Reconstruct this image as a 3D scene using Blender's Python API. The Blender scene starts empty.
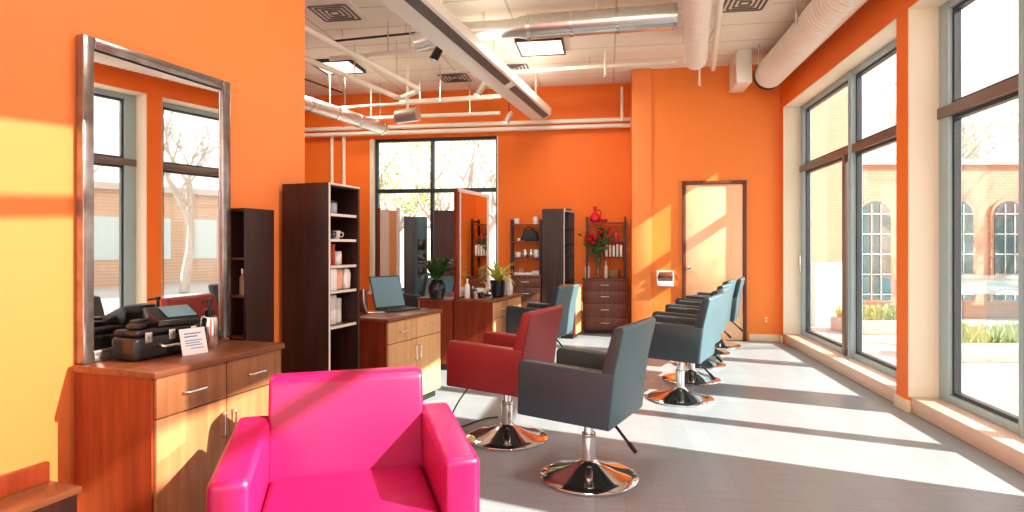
import bpy, bmesh, math, random
from mathutils import Vector, Matrix
random.seed(7)
PI = math.pi
R = math.radians
scene = bpy.context.scene
COL = scene.collection

# ------------------------------------------------------------------ frames
CAM_H, F, VPY = 1.4, 600.0, 246.0
def gp(px, py, h=0.0):
    """point at height h that the photograph shows at (px, py)"""
    Y = (CAM_H - h) * F / (py - VPY)
    return Vector(((px - 512) / F * Y, Y, h))
def at(px, py, Y):
    return Vector(((px - 512) / F * Y, Y, CAM_H + (VPY - py) / F * Y))

RA = math.atan(0.159)                       # right / back walls
RO = Vector((2.53, 0, 0))
RX = Vector((math.cos(RA), -math.sin(RA), 0)); RY = Vector((math.sin(RA), math.cos(RA), 0))
def rf(x, y, z=0.0):
    return RO + RX * x + RY * y + Vector((0, 0, z))
def inv_rf(p):
    d = Vector(p) - RO
    return d.dot(RX), d.dot(RY)
RROT = -RA
LX = Vector((0.328, 0.945, 0)).normalized(); LY = Vector((-LX.y, LX.x, 0))
LO = Vector((-2.07, 2.706, 0))
LROT = math.atan2(LX.y, LX.x)
def lf(t, o, z=0.0):                        # o = distance into the room from the left wall
    return LO + LX * t - LY * o + Vector((0, 0, z))
CEIL = 4.08

# ------------------------------------------------------------------ mesh builder
class MB:
    def __init__(self):
        self.bm = bmesh.new()
    def _new(self, tmp, mat=0, M=None):
        if M is not None:
            bmesh.ops.transform(tmp, matrix=M, verts=tmp.verts)
        for f in tmp.faces: f.material_index = mat
        me = bpy.data.meshes.new('tmp'); tmp.to_mesh(me); tmp.free()
        self.bm.from_mesh(me); bpy.data.meshes.remove(me)
        return self
    def box(self, x0, x1, y0, y1, z0, z1, r=0.0, seg=2, mat=0, M=None):
        t = bmesh.new()
        bmesh.ops.create_cube(t, size=1)
        bmesh.ops.scale(t, vec=(x1 - x0, y1 - y0, z1 - z0), verts=t.verts)
        bmesh.ops.translate(t, vec=((x0 + x1) / 2, (y0 + y1) / 2, (z0 + z1) / 2), verts=t.verts)
        if r > 0:
            bmesh.ops.bevel(t, geom=t.edges[:], offset=r, segments=seg, affect='EDGES', profile=0.5, clamp_overlap=True)
        return self._new(t, mat, M)
    def prism(self, pts, a0, a1, axis='x', r=0.0, seg=2, mat=0, M=None):
        """polygon pts in the other two axes, extruded along axis from a0 to a1"""
        t = bmesh.new()
        def mk(p, a):
            if axis == 'x': return (a, p[0], p[1])
            if axis == 'y': return (p[0], a, p[1])
            return (p[0], p[1], a)
        A = [t.verts.new(mk(p, a0)) for p in pts]
        B = [t.verts.new(mk(p, a1)) for p in pts]
        n = len(pts)
        t.faces.new(A); t.faces.new(B[::-1])
        for i in range(n):
            t.faces.new((A[i], B[i], B[(i + 1) % n], A[(i + 1) % n]))
        bmesh.ops.recalc_face_normals(t, faces=t.faces[:])
        if r > 0:
            t.normal_update()
            es = [e for e in t.edges if len(e.link_faces) == 2 and e.calc_face_angle(0) > 0.6]
            bmesh.ops.bevel(t, geom=es, offset=r, segments=seg, affect='EDGES', profile=0.5, clamp_overlap=True)
        return self._new(t, mat, M)
    def lathe(self, prof, seg=32, c=(0, 0, 0), mat=0, M=None):
        t = bmesh.new(); rings = []
        for (r, z) in prof:
            if r < 1e-5:
                rings.append([t.verts.new((c[0], c[1], c[2] + z))])
            else:
                rings.append([t.verts.new((c[0] + r * math.cos(2 * PI * k / seg), c[1] + r * math.sin(2 * PI * k / seg), c[2] + z)) for k in range(seg)])
        for a, b in zip(rings, rings[1:]):
            for k in range(seg):
                j = (k + 1) % seg
                if len(a) == 1 and len(b) == 1: continue
                if len(a) == 1: t.faces.new((a[0], b[k], b[j]))
                elif len(b) == 1: t.faces.new((a[k], b[0], a[j]))
                else: t.faces.new((a[k], b[k], b[j], a[j]))
        if len(rings[0]) > 1: t.faces.new(rings[0][::-1])
        if len(rings[-1]) > 1: t.faces.new(rings[-1])
        bmesh.ops.recalc_face_normals(t, faces=t.faces[:])
        return self._new(t, mat, M)
    def tube(self, pts, r, seg=10, mat=0, caps=True):
        t = bmesh.new()
        pts = [Vector(p) for p in pts]
        rad = r if isinstance(r, (list, tuple)) else [r] * len(pts)
        d = (pts[1] - pts[0]).normalized()
        up = Vector((0, 0, 1)) if abs(d.z) < 0.9 else Vector((1, 0, 0))
        n = d.cross(up).normalized()
        rings = []
        for i, p in enumerate(pts):
            if i == 0: dd = pts[1] - pts[0]
            elif i == len(pts) - 1: dd = pts[-1] - pts[-2]
            else: dd = (pts[i + 1] - p).normalized() + (p - pts[i - 1]).normalized()
            dd.normalize()
            n = (n - dd * n.dot(dd)).normalized()
            b = dd.cross(n)
            rings.append([t.verts.new(p + (n * math.cos(2 * PI * k / seg) + b * math.sin(2 * PI * k / seg)) * rad[i]) for k in range(seg)])
        for a, b in zip(rings, rings[1:]):
            for k in range(seg):
                j = (k + 1) % seg
                t.faces.new((a[k], a[j], b[j], b[k]))
        if caps:
            t.faces.new(rings[0][::-1]); t.faces.new(rings[-1])
        return self._new(t, mat)
    def quad(self, a, b, c, d, mat=0):
        vs = [self.bm.verts.new(Vector(p)) for p in (a, b, c, d)]
        f = self.bm.faces.new(vs); f.material_index = mat
        return self
    def face(self, pts, mat=0):
        f = self.bm.faces.new([self.bm.verts.new(Vector(p)) for p in pts]); f.material_index = mat
        return self
    def build(self, name, mats, parent=None, smooth=35):
        me = bpy.data.meshes.new(name)
        self.bm.normal_update()
        self.bm.to_mesh(me); self.bm.free()
        if not isinstance(mats, (list, tuple)): mats = [mats]
        for m in mats: me.materials.append(m)
        if smooth:
            me.polygons.foreach_set('use_smooth', [True] * len(me.polygons))
            me.set_sharp_from_angle(angle=R(smooth))
        o = bpy.data.objects.new(name, me); COL.objects.link(o)
        if parent is not None: o.parent = parent
        return o

def fillet(pts, r, n=5):
    """polyline with rounded corners"""
    pts = [Vector(p) for p in pts]; out = [pts[0]]
    for a, b, c in zip(pts, pts[1:], pts[2:]):
        d1 = (a - b); d2 = (c - b)
        k = min(r, d1.length * .49, d2.length * .49)
        p0 = b + d1.normalized() * k; p1 = b + d2.normalized() * k
        for i in range(n + 1):
            s = i / n
            out.append(p0 * (1 - s) ** 2 + b * 2 * s * (1 - s) + p1 * s * s)
    out.append(pts[-1]); return out

def tag(o, label=None, cat=None, group=None, kind=None):
    if label: o['label'] = label
    if cat: o['category'] = cat
    if group: o['group'] = group
    if kind: o['kind'] = kind
    return o
def thing(name, label, cat, loc, rotz=0.0, group=None):
    o = bpy.data.objects.new(name, None); COL.objects.link(o)
    o.empty_display_size = 0.1
    o.location = loc; o.rotation_euler = (0, 0, rotz)
    return tag(o, label, cat, group)
def place(o, loc, rotz=0.0):
    o.location = loc; o.rotation_euler = (0, 0, rotz); return o
def copy_tree(o, parent=None):
    c = o.copy(); COL.objects.link(c)
    if parent is not None: c.parent = parent
    for ch in [x for x in COL.objects if x.parent == o]: copy_tree(ch, c)
    return c

# ------------------------------------------------------------------ materials
def mat_new(name):
    m = bpy.data.materials.new(name); m.use_nodes = True
    nt = m.node_tree; b = nt.nodes['Principled BSDF']
    return m, nt, b
def plain(name, col, rough=0.5, metal=0.0, spec=0.5, noise=0.0, nscale=6, bump=0.0, bscale=80, coat=0.0):
    m, nt, b = mat_new(name)
    b.inputs['Base Color'].default_value = (*col, 1); b.inputs['Roughness'].default_value = rough
    b.inputs['Metallic'].default_value = metal; b.inputs['Specular IOR Level'].default_value = spec
    b.inputs['Coat Weight'].default_value = coat
    tc = nt.nodes.new('ShaderNodeTexCoord')
    if noise > 0:
        n = nt.nodes.new('ShaderNodeTexNoise'); n.inputs['Scale'].default_value = nscale; n.inputs['Detail'].default_value = 4
        nt.links.new(tc.outputs['Object'], n.inputs['Vector'])
        mx = nt.nodes.new('ShaderNodeMix'); mx.data_type = 'RGBA'
        mx.inputs[6].default_value = (*[c * (1 - noise) for c in col], 1)
        mx.inputs[7].default_value = (*[min(1, c * (1 + noise)) for c in col], 1)
        nt.links.new(n.outputs['Fac'], mx.inputs[0]); nt.links.new(mx.outputs[2], b.inputs['Base Color'])
    if bump > 0:
        n2 = nt.nodes.new('ShaderNodeTexNoise'); n2.inputs['Scale'].default_value = bscale; n2.inputs['Detail'].default_value = 3
        nt.links.new(tc.outputs['Object'], n2.inputs['Vector'])
        bp = nt.nodes.new('ShaderNodeBump'); bp.inputs['Strength'].default_value = bump; bp.inputs['Distance'].default_value = 0.01
        nt.links.new(n2.outputs['Fac'], bp.inputs['Height']); nt.links.new(bp.outputs['Normal'], b.inputs['Normal'])
    return m
def wood(name, c0, c1, grain='z', rough=0.38, s=14):
    m, nt, b = mat_new(name)
    tc = nt.nodes.new('ShaderNodeTexCoord'); mp = nt.nodes.new('ShaderNodeMapping')
    sc = {'z': (s, s, s * .07), 'x': (s * .07, s, s), 'y': (s, s * .07, s)}[grain]
    mp.inputs['Scale'].default_value = sc
    n = nt.nodes.new('ShaderNodeTexNoise'); n.inputs['Scale'].default_value = 1.6; n.inputs['Detail'].default_value = 6; n.inputs['Distortion'].default_value = .6
    rp = nt.nodes.new('ShaderNodeValToRGB'); rp.color_ramp.elements[0].position = .3; rp.color_ramp.elements[1].position = .72
    rp.color_ramp.elements[0].color = (*c0, 1); rp.color_ramp.elements[1].color = (*c1, 1)
    nt.links.new(tc.outputs['Object'], mp.inputs['Vector']); nt.links.new(mp.outputs['Vector'], n.inputs['Vector'])
    nt.links.new(n.outputs['Fac'], rp.inputs['Fac']); nt.links.new(rp.outputs['Color'], b.inputs['Base Color'])
    b.inputs['Roughness'].default_value = rough; b.inputs['Specular IOR Level'].default_value = .4
    return m
def emis(name, col, st):
    m, nt, b = mat_new(name)
    b.inputs['Base Color'].default_value = (*col, 1)
    b.inputs['Emission Color'].default_value = (*col, 1); b.inputs['Emission Strength'].default_value = st
    return m
def glass_mat(name, tint=(1, 1, 1), gloss=0.07):
    m = bpy.data.materials.new(name); m.use_nodes = True; nt = m.node_tree; nt.nodes.clear()
    o = nt.nodes.new('ShaderNodeOutputMaterial'); t = nt.nodes.new('ShaderNodeBsdfTransparent'); g = nt.nodes.new('ShaderNodeBsdfGlossy')
    t.inputs['Color'].default_value = (*tint, 1); g.inputs['Roughness'].default_value = 0.02
    mx = nt.nodes.new('ShaderNodeMixShader'); fr = nt.nodes.new('ShaderNodeLayerWeight'); fr.inputs['Blend'].default_value = .25
    ma = nt.nodes.new('ShaderNodeMath'); ma.operation = 'MULTIPLY_ADD'; ma.inputs[1].default_value = .35; ma.inputs[2].default_value = gloss * .4
    nt.links.new(fr.outputs['Fresnel'], ma.inputs[0]); nt.links.new(ma.outputs[0], mx.inputs[0])
    nt.links.new(t.outputs[0], mx.inputs[1]); nt.links.new(g.outputs[0], mx.inputs[2]); nt.links.new(mx.outputs[0], o.inputs[0])
    return m
def brick_mat(name, c1, c2, mort, scale, bw=.5, rh=.25, ms=.02, off=.5, rough=.8, bump=.3, rot=None, noise=0):
    m, nt, b = mat_new(name)
    tc = nt.nodes.new('ShaderNodeTexCoord'); mp = nt.nodes.new('ShaderNodeMapping')
    if rot: mp.inputs['Rotation'].default_value = rot
    br = nt.nodes.new('ShaderNodeTexBrick'); br.offset = off
    br.inputs['Color1'].default_value = (*c1, 1); br.inputs['Color2'].default_value = (*c2, 1); br.inputs['Mortar'].default_value = (*mort, 1)
    br.inputs['Scale'].default_value = scale; br.inputs['Mortar Size'].default_value = ms
    br.inputs['Brick Width'].default_value = bw; br.inputs['Row Height'].default_value = rh
    nt.links.new(tc.outputs['Object'], mp.inputs['Vector']); nt.links.new(mp.outputs['Vector'], br.inputs['Vector'])
    src = br.outputs['Color']
    if noise:
        mp2 = nt.nodes.new('ShaderNodeMapping'); mp2.inputs['Scale'].default_value = (30, 2, 1)
        if rot: mp2.inputs['Rotation'].default_value = rot; mp2.inputs['Scale'].default_value = (2, 30, 1)
        n = nt.nodes.new('ShaderNodeTexNoise'); n.inputs['Scale'].default_value = 1.2; n.inputs['Detail'].default_value = 5
        nt.links.new(tc.outputs['Object'], mp2.inputs['Vector']); nt.links.new(mp2.outputs['Vector'], n.inputs['Vector'])
        mr = nt.nodes.new('ShaderNodeMapRange'); mr.inputs[3].default_value = 1 - noise; mr.inputs[4].default_value = 1 + noise
        nt.links.new(n.outputs['Fac'], mr.inputs[0])
        mm = nt.nodes.new('ShaderNodeMix'); mm.data_type = 'RGBA'; mm.blend_type = 'MULTIPLY'; mm.inputs[0].default_value = 1
        nt.links.new(src, mm.inputs[6]); nt.links.new(mr.outputs[0], mm.inputs[7]); src = mm.outputs[2]
    nt.links.new(src, b.inputs['Base Color'])
    b.inputs['Roughness'].default_value = rough
    bp = nt.nodes.new('ShaderNodeBump'); bp.inputs['Strength'].default_value = bump; bp.inputs['Distance'].default_value = .01; bp.invert = True
    nt.links.new(br.outputs['Fac'], bp.inputs['Height']); nt.links.new(bp.outputs['Normal'], b.inputs['Normal'])
    return m

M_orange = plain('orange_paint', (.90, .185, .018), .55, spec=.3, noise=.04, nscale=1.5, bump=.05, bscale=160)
M_orange_b = plain('orange_brightened', (.93, .24, .035), .45, spec=.4, noise=.04, nscale=1.5, bump=.05, bscale=160)  # same orange, brightened to carry the sun on the back wall
M_orange_l = plain('orange_lightened', (.93, .27, .07), .5, spec=.35, noise=.04, nscale=1.5, bump=.05, bscale=160)  # orange lightened: left-wall sheen and pilaster sunlight put into the colour
M_peach = plain('door_peach_paint', (.95, .56, .32), .25, spec=.5, noise=.02)
M_cream = plain('cream_paint', (.86, .76, .60), .5, noise=.03, nscale=2)
M_white = plain('white_enamel', (.85, .80, .72), .35, noise=.03)
M_base = plain('baseboard_paint', (.85, .68, .48), .4, noise=.03)
M_sill = plain('sill_stone', (.72, .52, .40), .35, noise=.06, nscale=8)
M_ceil = brick_mat('ceiling_tiles', (.93, .87, .74), (.90, .84, .71), (.64, .57, .47), 1.0, bw=1.2, rh=.6, ms=.012, off=0.0, bump=.4)
M_floor = brick_mat('floor_planks', (.265, .305, .335), (.245, .283, .312), (.215, .248, .272), 1.0, bw=1.3, rh=.16, ms=.0022, off=.37, rough=.34, bump=.12, rot=(0, 0, R(90) ), noise=.16)
M_frame = plain('window_aluminium', (.36, .50, .54), .35, metal=.0, noise=.05)
M_framed = plain('dark_gasket', (.03, .035, .04), .4, noise=.05)
M_mull = plain('shaded_frame', (.17, .125, .105), .35, metal=.1, noise=.05)  # frame metal darkened to brown, the transoms' shade put into the colour
M_glass = glass_mat('window_glass')
M_duct = plain('galvanised_duct', (.72, .70, .66), .28, metal=.85, noise=.15, nscale=14, bump=.08, bscale=20)
M_ductw = plain('white_spiral_duct', (.86, .80, .72), .35, metal=.15, noise=.04)
M_pipe = plain('white_pipe', (.88, .80, .68), .4, noise=.04)
M_dark = plain('dark_metal', (.03, .028, .026), .4, metal=.4, noise=.1)
M_slot = plain('grey_slot', (.11, .10, .09), .5, noise=.1)
M_steel = plain('brushed_steel', (.75, .73, .70), .22, metal=1.0, noise=.05)
M_chrome = plain('chrome', (.82, .82, .82), .08, metal=1.0)
M_panel = emis('light_diffuser', (1, .92, .8), 1.6)
M_side = wood('reddish_wood', (.15, .018, .005), (.26, .038, .010))
M_top = wood('counter_wood', (.16, .05, .022), (.25, .09, .04), 'x', .28)
M_front = wood('tan_wood_shaded', (.27, .105, .042), (.40, .175, .075), 'z', .36)  # front wood darkened, shade on the first cabinet put into the colour
M_front2 = wood('tan_wood_sunlit', (.62, .33, .14), (.74, .44, .21), 'z', .36)  # same front wood with sunlight put into the colour
M_espresso = wood('espresso_wood', (.022, .008, .006), (.05, .016, .011))
M_espr_in = wood('espresso_inside', (.05, .012, .008), (.085, .022, .013))
M_brown = wood('brown_wood', (.10, .028, .016), (.16, .05, .028))
M_edge = plain('pale_edge_band', (.75, .68, .60), .4, noise=.05)
M_kick = plain('black_plinth', (.015, .013, .012), .5, noise=.1)
M_mirror = plain('mirror_silver', (.93, .92, .90), .015, metal=1.0)
M_mframe = plain('mottled_pewter', (.30, .27, .26), .22, metal=.8, noise=.6, nscale=14)
def leather(name, col, rough=.42): return plain(name, col, rough, spec=.45, noise=.06, nscale=5, bump=.10, bscale=260)
M_pink = leather('pink_leather', (.36, .005, .075), .33)
M_pinkp = leather('pink_piping', (.62, .004, .12), .4)
M_red = leather('red_leather', (.27, .014, .016), .40)
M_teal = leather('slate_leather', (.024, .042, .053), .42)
M_tealb = leather('slate_leather_lit', (.07, .145, .18), .40)  # paler copy of the slate leather, light on the chair backs painted in
M_black = plain('gloss_black_plastic', (.012, .012, .013), .25, noise=.1)
M_blackm = plain('matt_black', (.015, .015, .016), .6, noise=.1)
M_screen = plain('pale_blue_screen', (.16, .32, .40), .12, noise=.05)
M_paper = plain('white_card', (.86, .87, .88), .5, noise=.02)
M_blue = plain('blue_ink', (.08, .25, .5), .5, noise=.05)
M_porc = plain('white_porcelain', (.86, .84, .80), .25, noise=.03)
M_peachc = plain('peach_towel', (.80, .42, .26), .9, noise=.1, nscale=30)
M_redb = plain('red_cover', (.42, .05, .03), .5, noise=.1)
M_redg = plain('red_glaze', (.72, .015, .035), .18, noise=.08)
M_bluec = plain('slate_blue_ceramic', (.10, .18, .25), .3, noise=.1)
M_leaf = plain('dark_leaf', (.045, .10, .022), .45, noise=.3, nscale=20)
M_leafy = plain('yellow_green_leaf', (.46, .50, .06), .45, noise=.3, nscale=20)
M_bark = plain('bark', (.40, .38, .34), .9, noise=.25, nscale=12)
M_tleaf = plain('spring_leaf', (.42, .50, .20), .7, noise=.25, nscale=3)
M_brick = brick_mat('peach_brick', (.52, .31, .22), (.47, .27, .19), (.52, .40, .32), 4.0, rot=(R(90), 0, 0))
M_brick2 = brick_mat('pale_brick', (.50, .34, .23), (.46, .30, .20), (.50, .40, .31), 4.0, rot=(R(90), 0, 0))
M_coping = plain('stone_coping', (.46, .44, .41), .7, noise=.06)
M_teal_win = plain('teal_window_glass', (.07, .14, .16), .3, noise=.1)
M_conc = plain('pale_concrete', (.42, .41, .39), .8, noise=.06, nscale=3)
M_bldg = plain('white_render', (.78, .82, .82), .7, noise=.03)
M_bglass = plain('bluish_facade_glass', (.45, .60, .62), .2, noise=.08)
M_clear = glass_mat('clear_glass', (.93, .95, .94), .2)
M_kraft = plain('wicker_brown', (.35, .18, .08), .7, noise=.2, nscale=30)

# ------------------------------------------------------------------ room shell (in the right-wall frame)
def rbuild(mb, name, mats, kind='structure', smooth=35):
    o = mb.build(name, mats, None, smooth); place(o, RO, RROT)
    if kind: o['kind'] = kind
    return o
YB, YBL = 8.91, 9.65                      # the two planes of the back wall
rbuild(MB().box(-9.6, .38, -5, 9.9, -.1, 0), 'floor', M_floor)
rbuild(MB().box(-9.6, .38, -5, 9.9, CEIL, CEIL + .1), 'ceiling', M_ceil)
OPEN = [(5.32, 8.76, 3.4), (3.04, 5.12, 3.4), (.20, 1.97, 3.9)]   # window openings along the right wall: y0, y1, head
TH = .36
w = MB()
ys = [-5, .20, 1.97, 3.04, 5.12, 5.32, 8.76, 10.0]
for a, b in ((-5, .20), (1.97, 3.04), (5.12, 5.32), (8.76, 10.0)):
    w.box(0, TH, a, b, 0, CEIL)
for y0, y1, hd in OPEN:
    w.box(0, TH, y0, y1, hd, CEIL)
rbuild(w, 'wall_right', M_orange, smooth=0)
# cream reveals
ti = 1
for y0, y1, hd in OPEN:
    t = MB().box(.004, TH, y0, y0 + .008, .13, hd).box(.004, TH, y1 - .008, y1, .13, hd).box(.004, TH, y0 + .008, y1 - .008, hd - .008, hd)
    rbuild(t, 'trim_%d' % ti, M_cream, smooth=0); ti += 1
# sills
for y0, y1, hd in OPEN:
    t = MB().box(.02, TH, y0 + .008, y1 - .008, 0, .13, .008)
    rbuild(t, 'trim_%d' % ti, M_sill); ti += 1
# back walls
XS = -2.13
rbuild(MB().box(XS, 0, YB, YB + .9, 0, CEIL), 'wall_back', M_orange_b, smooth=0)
BW = (-6.627, -4.337, .61, 3.28)          # back window x0, x1, z0, z1
t = MB().box(-9.6, BW[0], YBL, YBL + .25, 0, CEIL).box(BW[1], XS, YBL, YBL + .25, 0, CEIL)
t.box(BW[0], BW[1], YBL, YBL + .25, 0, BW[2]).box(BW[0], BW[1], YBL, YBL + .25, BW[3], CEIL)
rbuild(t, 'wall_back_recess', M_orange, smooth=0)
rbuild(MB().box(-9.7, -9.6, -5, 9.9, 0, CEIL), 'wall_far_left', M_orange, smooth=0)
rbuild(MB().box(XS, -1.845, YB - .05, YB, 0, CEIL, .004), 'trim_%d' % ti, M_orange_l); ti += 1
t = MB().box(BW[0], BW[0] + .07, YBL - .015, YBL + .25, BW[2], BW[3]).box(BW[1] - .02, BW[1], YBL, YBL + .25, BW[2], BW[3])
t.box(BW[0], BW[1], YBL - .12, YBL + .25, BW[2] - .05, BW[2])
rbuild(t, 'trim_%d' % ti, M_cream); ti += 1
# baseboards
rbuild(MB().box(-.43, -.001, YB - .018, YB, 0, .10, .004), 'baseboard_back', M_base)
rbuild(MB().box(-1.84, -1.44, YB - .018, YB, 0, .10, .004), 'baseboard_back_left', M_base)
b_ = MB().box(-.018, 0, 8.76, YB - .018, 0, .10, .004).box(-.018, .02, 5.10, 5.335, 0, .10, .004).box(-.018, 0, 1.97, 3.04, 0, .10, .004)
rbuild(b_, 'baseboard_right', M_base)
# left wall
WE = 1.735
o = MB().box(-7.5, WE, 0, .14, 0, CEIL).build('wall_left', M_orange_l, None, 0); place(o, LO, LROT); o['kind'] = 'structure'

# ------------------------------------------------------------------ windows of the right wall
def window(n, y0, y1, hd, mulls, trans, tw=.045, k=.03):
    f = MB(); x0, x1 = .235, .335; fw = .15 if n < 3 else .10
    z0 = .13
    f.box(x0, x1, y0 + .008, y0 + fw, z0, hd - .008, .004).box(x0, x1, y1 - fw, y1 - .008, z0, hd - .008, .004)
    f.box(x0, x1, y0 + fw, y1 - fw, z0, z0 + .06, .004).box(x0, x1, y0 + fw, y1 - fw, hd - .07, hd - .008, .004)
    root = rbuild(f, 'window_%d' % n, M_frame)
    edges = [y0 + fw] + [m for m in mulls] + [y1 - fw]
    for m in mulls:
        g = MB().box(x0 - .02, x1, m - .05, m + .05, z0, hd - .03, .006).box(x0 - .03, x0 - .018, m - .012, m + .012, z0, hd - .03)
        g.build('mullion', [M_frame], root)
    g = MB().box(x0 - .015, x1, y0 + .008, y1 - .008, trans - tw, trans + tw, .006)
    g.build('transom', M_mull, root)
    for a, b in zip(edges, edges[1:]):
        a += .05 if a in mulls else 0; b -= .05 if b in mulls else 0
        for zz0, zz1 in ((z0 + .06, trans - tw), (trans + tw, hd - .07)):
            g = MB()
            g.box(x0 + .03, x1 - .02, a, a + k, zz0, zz1).box(x0 + .03, x1 - .02, b - k, b, zz0, zz1)
            g.box(x0 + .03, x1 - .02, a + k, b - k, zz0, zz0 + k).box(x0 + .03, x1 - .02, a + k, b - k, zz1 - k, zz1)
            s = g.build('sash', M_framed, root)
            MB().box(x0 + .055, x0 + .065, a + k, b - k, zz0 + k, zz1 - k).build('pane', M_glass, s)
    return root
W1 = window(1, *OPEN[0], mulls=(6.93,), trans=2.5)
W2 = window(2, *OPEN[1], mulls=(4.05,), trans=2.5)
W3 = window(3, *OPEN[2], mulls=(), trans=3.50, tw=.015, k=.012)  # unseen window, its head and transom shaped for the sun patches
# sliding door leaf rail in the far bay
MB().box(.205, .255, 7.05, 7.13, .14, 2.45, .006).build('door_stile', M_mull, W1)
MB().box(.205, .236, 8.68, 8.72, 1.02, 1.28, .006).build('handle', M_steel, W1)
# back window
f = MB(); x0, x1, z0, z1 = BW; x0 += .07; ya, yb = YBL + .06, YBL + .14
f.box(x0, x0 + .05, ya, yb, z0, z1).box(x1 - .05, x1 - .02, ya, yb, z0, z1).box(x0, x1 - .02, ya, yb, z0, z0 + .05).box(x0, x1 - .02, ya, yb, z1 - .05, z1)
W4 = rbuild(f, 'window_4', M_framed)
xm = x0 + (x1 - x0) * .47
MB().box(xm - .03, xm + .03, ya - .02, yb, z0 + .05, z1 - .05, .004).build('mullion', M_framed, W4)
MB().box(x0 + .05, x1 - .05, ya - .02, yb, 2.33, 2.40, .004).build('transom', M_framed, W4)
for a, b in ((x0 + .05, xm - .03), (xm + .03, x1 - .05)):
    for c, d in ((z0 + .05, 2.33), (2.40, z1 - .05)):
        MB().box(a, b, ya + .03, ya + .04, c, d).build('pane', M_glass, W4)

# door in the back wall
dx0, dx1 = -1.391, -.474
d = rbuild(MB().box(dx0, dx0 + .045, YB - .05, YB, 0, 2.37, .005).box(dx1 - .045, dx1, YB - .05, YB, 0, 2.37, .005).box(dx0 + .045, dx1 - .045, YB - .05, YB, 2.32, 2.37, .005), 'door_1', M_brown)
lf_ = MB().box(dx0 + .05, dx1 - .05, YB - .03, YB - .002, .008, 2.315, .003).build('door_leaf', M_peach, d)
MB().lathe([(0, 0), (.027, .004), (.03, .018), (.022, .03), (.010, .034), (.010, .05), (.022, .053), (.022, .056)], 16, M=Matrix.Translation((dx0 + .10, YB - .085, 1.08)) @ Matrix.Rotation(R(-90), 4, 'X')).build('door_knob', M_steel, lf_)

# ------------------------------------------------------------------ salon chairs
def salon_chair(name, label, loc, rot, mbody, mback, group, height=0.0):
    t = thing(name, label, 'chair', loc, rot, group)
    W = .30; h = height
    prof = [(.13, .40 + h), (.240, .385 + h), (.258, .55 + h), (.278, .72 + h), (.330, .945 + h), (.312, .965 + h), (.262, .95 + h), (.195, .72 + h), (.165, .55 + h)]
    back = MB().prism(prof, -W + .006, W - .006, 'x', r=.018, seg=3)
    ob = back.build('backrest', [mbody, mback], t, 50)
    for p in ob.data.polygons:                       # light on the rear skin is painted in by a paler copy
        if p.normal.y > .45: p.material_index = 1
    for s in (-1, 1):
        pr = [(-.335, .405 + h), (-.328, .705 + h), (-.308, .727 + h), (.270, .702 + h), (.250, .55 + h), (.232, .389 + h)]
        a, b = (s * W, s * (W - .085)) if s > 0 else (s * W, s * (W - .085))
        MB().prism(pr, min(a, b), max(a, b), 'x', r=.017, seg=3).build('armrest', mbody, t, 50)
    MB().box(-.213, .213, -.315, .17, .43 + h, .555 + h, .035, 4).build('seat', mbody, t, 50)
    MB().box(-.20, .20, -.24, .18, .395 + h, .43 + h, .01).build('underframe', M_blackm, t)
    ped = MB().lathe([(.052, .36 + h), (.052, .395 + h)], 24).lathe([(.030, .09), (.030, .36 + h)], 24).lathe([(.040, .085), (.040, .245), (.036, .25)], 24)
    p_ = ped.build('pedestal', M_chrome, t)
    MB().lathe([(.041, .245), (.043, .25), (.043, .268), (.040, .272)], 24).build('collar', M_steel, p_)
    base = MB().lathe([(.285, 0), (.295, .004), (.297, .014), (.288, .022), (.24, .034), (.16, .055), (.09, .082), (.055, .098), (.045, .112), (.038, .114)], 48)
    base.build('base', M_chrome, t)
    MB().tube(fillet([(.03, .05, .385 + h), (.05, .17, .37 + h), (.10, .32, .24 + h)], .05), .009, 10).tube([(.085, .28, .275 + h), (.103, .328, .235 + h)], .013, 10).build('height_lever', M_black, t)
    return t
def crot(a):                                          # forward = (-cos a, sin a)
    a = R(a); return math.atan2(-math.cos(a), -math.sin(a))
GC = 'slate salon chairs'
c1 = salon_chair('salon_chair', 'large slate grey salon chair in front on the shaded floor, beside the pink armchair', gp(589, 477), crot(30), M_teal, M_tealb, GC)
salon_chair('salon_chair', 'dark red salon chair on a chrome disc base behind the slate chair in front', gp(507, 438), crot(27), M_red, M_red, 'red salon chair')
def chair_copy(label, loc, rot):
    c = copy_tree(c1); c.location = loc; c.rotation_euler = (0, 0, rot); c['label'] = label; return c
row0 = Vector((1.54, 5.49, 0)); step = Vector((.335, .79, 0))
for k, l in enumerate(('nearest chair of the row of four slate salon chairs facing left by the windows',
                       'second nearest chair of the row of four slate salon chairs by the windows',
                       'third chair from the front in the row of four slate salon chairs by the windows',
                       'rearmost chair of the row of four slate salon chairs by the windows')):
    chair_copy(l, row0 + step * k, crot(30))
chair_copy('slate salon chair beside the station with sunlit-toned fronts, in front of the small dresser-like cabinet', Vector((.36, 6.85, 0)), crot(28))
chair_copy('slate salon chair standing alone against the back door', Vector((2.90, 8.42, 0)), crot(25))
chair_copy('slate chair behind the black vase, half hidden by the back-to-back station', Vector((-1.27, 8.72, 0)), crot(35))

# black cable of the red chair
pts = [gp(466, 392, .395) + Vector((.02, .08, 0)), at(457, 404, 4.2), at(452, 416, 4.2), gp(458, 426, .01), gp(470, 424, .008), gp(482, 417, .008), gp(500, 413, .01)]
pts = [at(468, 388, 4.33), at(458, 402, 4.3), at(451, 416, 4.25), gp(453, 424, .02), gp(462, 427, .007), gp(474, 422, .007), gp(487, 418, .007), gp(498, 417, .007)]
o = MB().tube(fillet(pts, .1, 4), .006, 8).build('power_cable', M_black)
tag(o, 'thin black cable hanging from the red salon chair onto the floor', 'cable')

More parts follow.
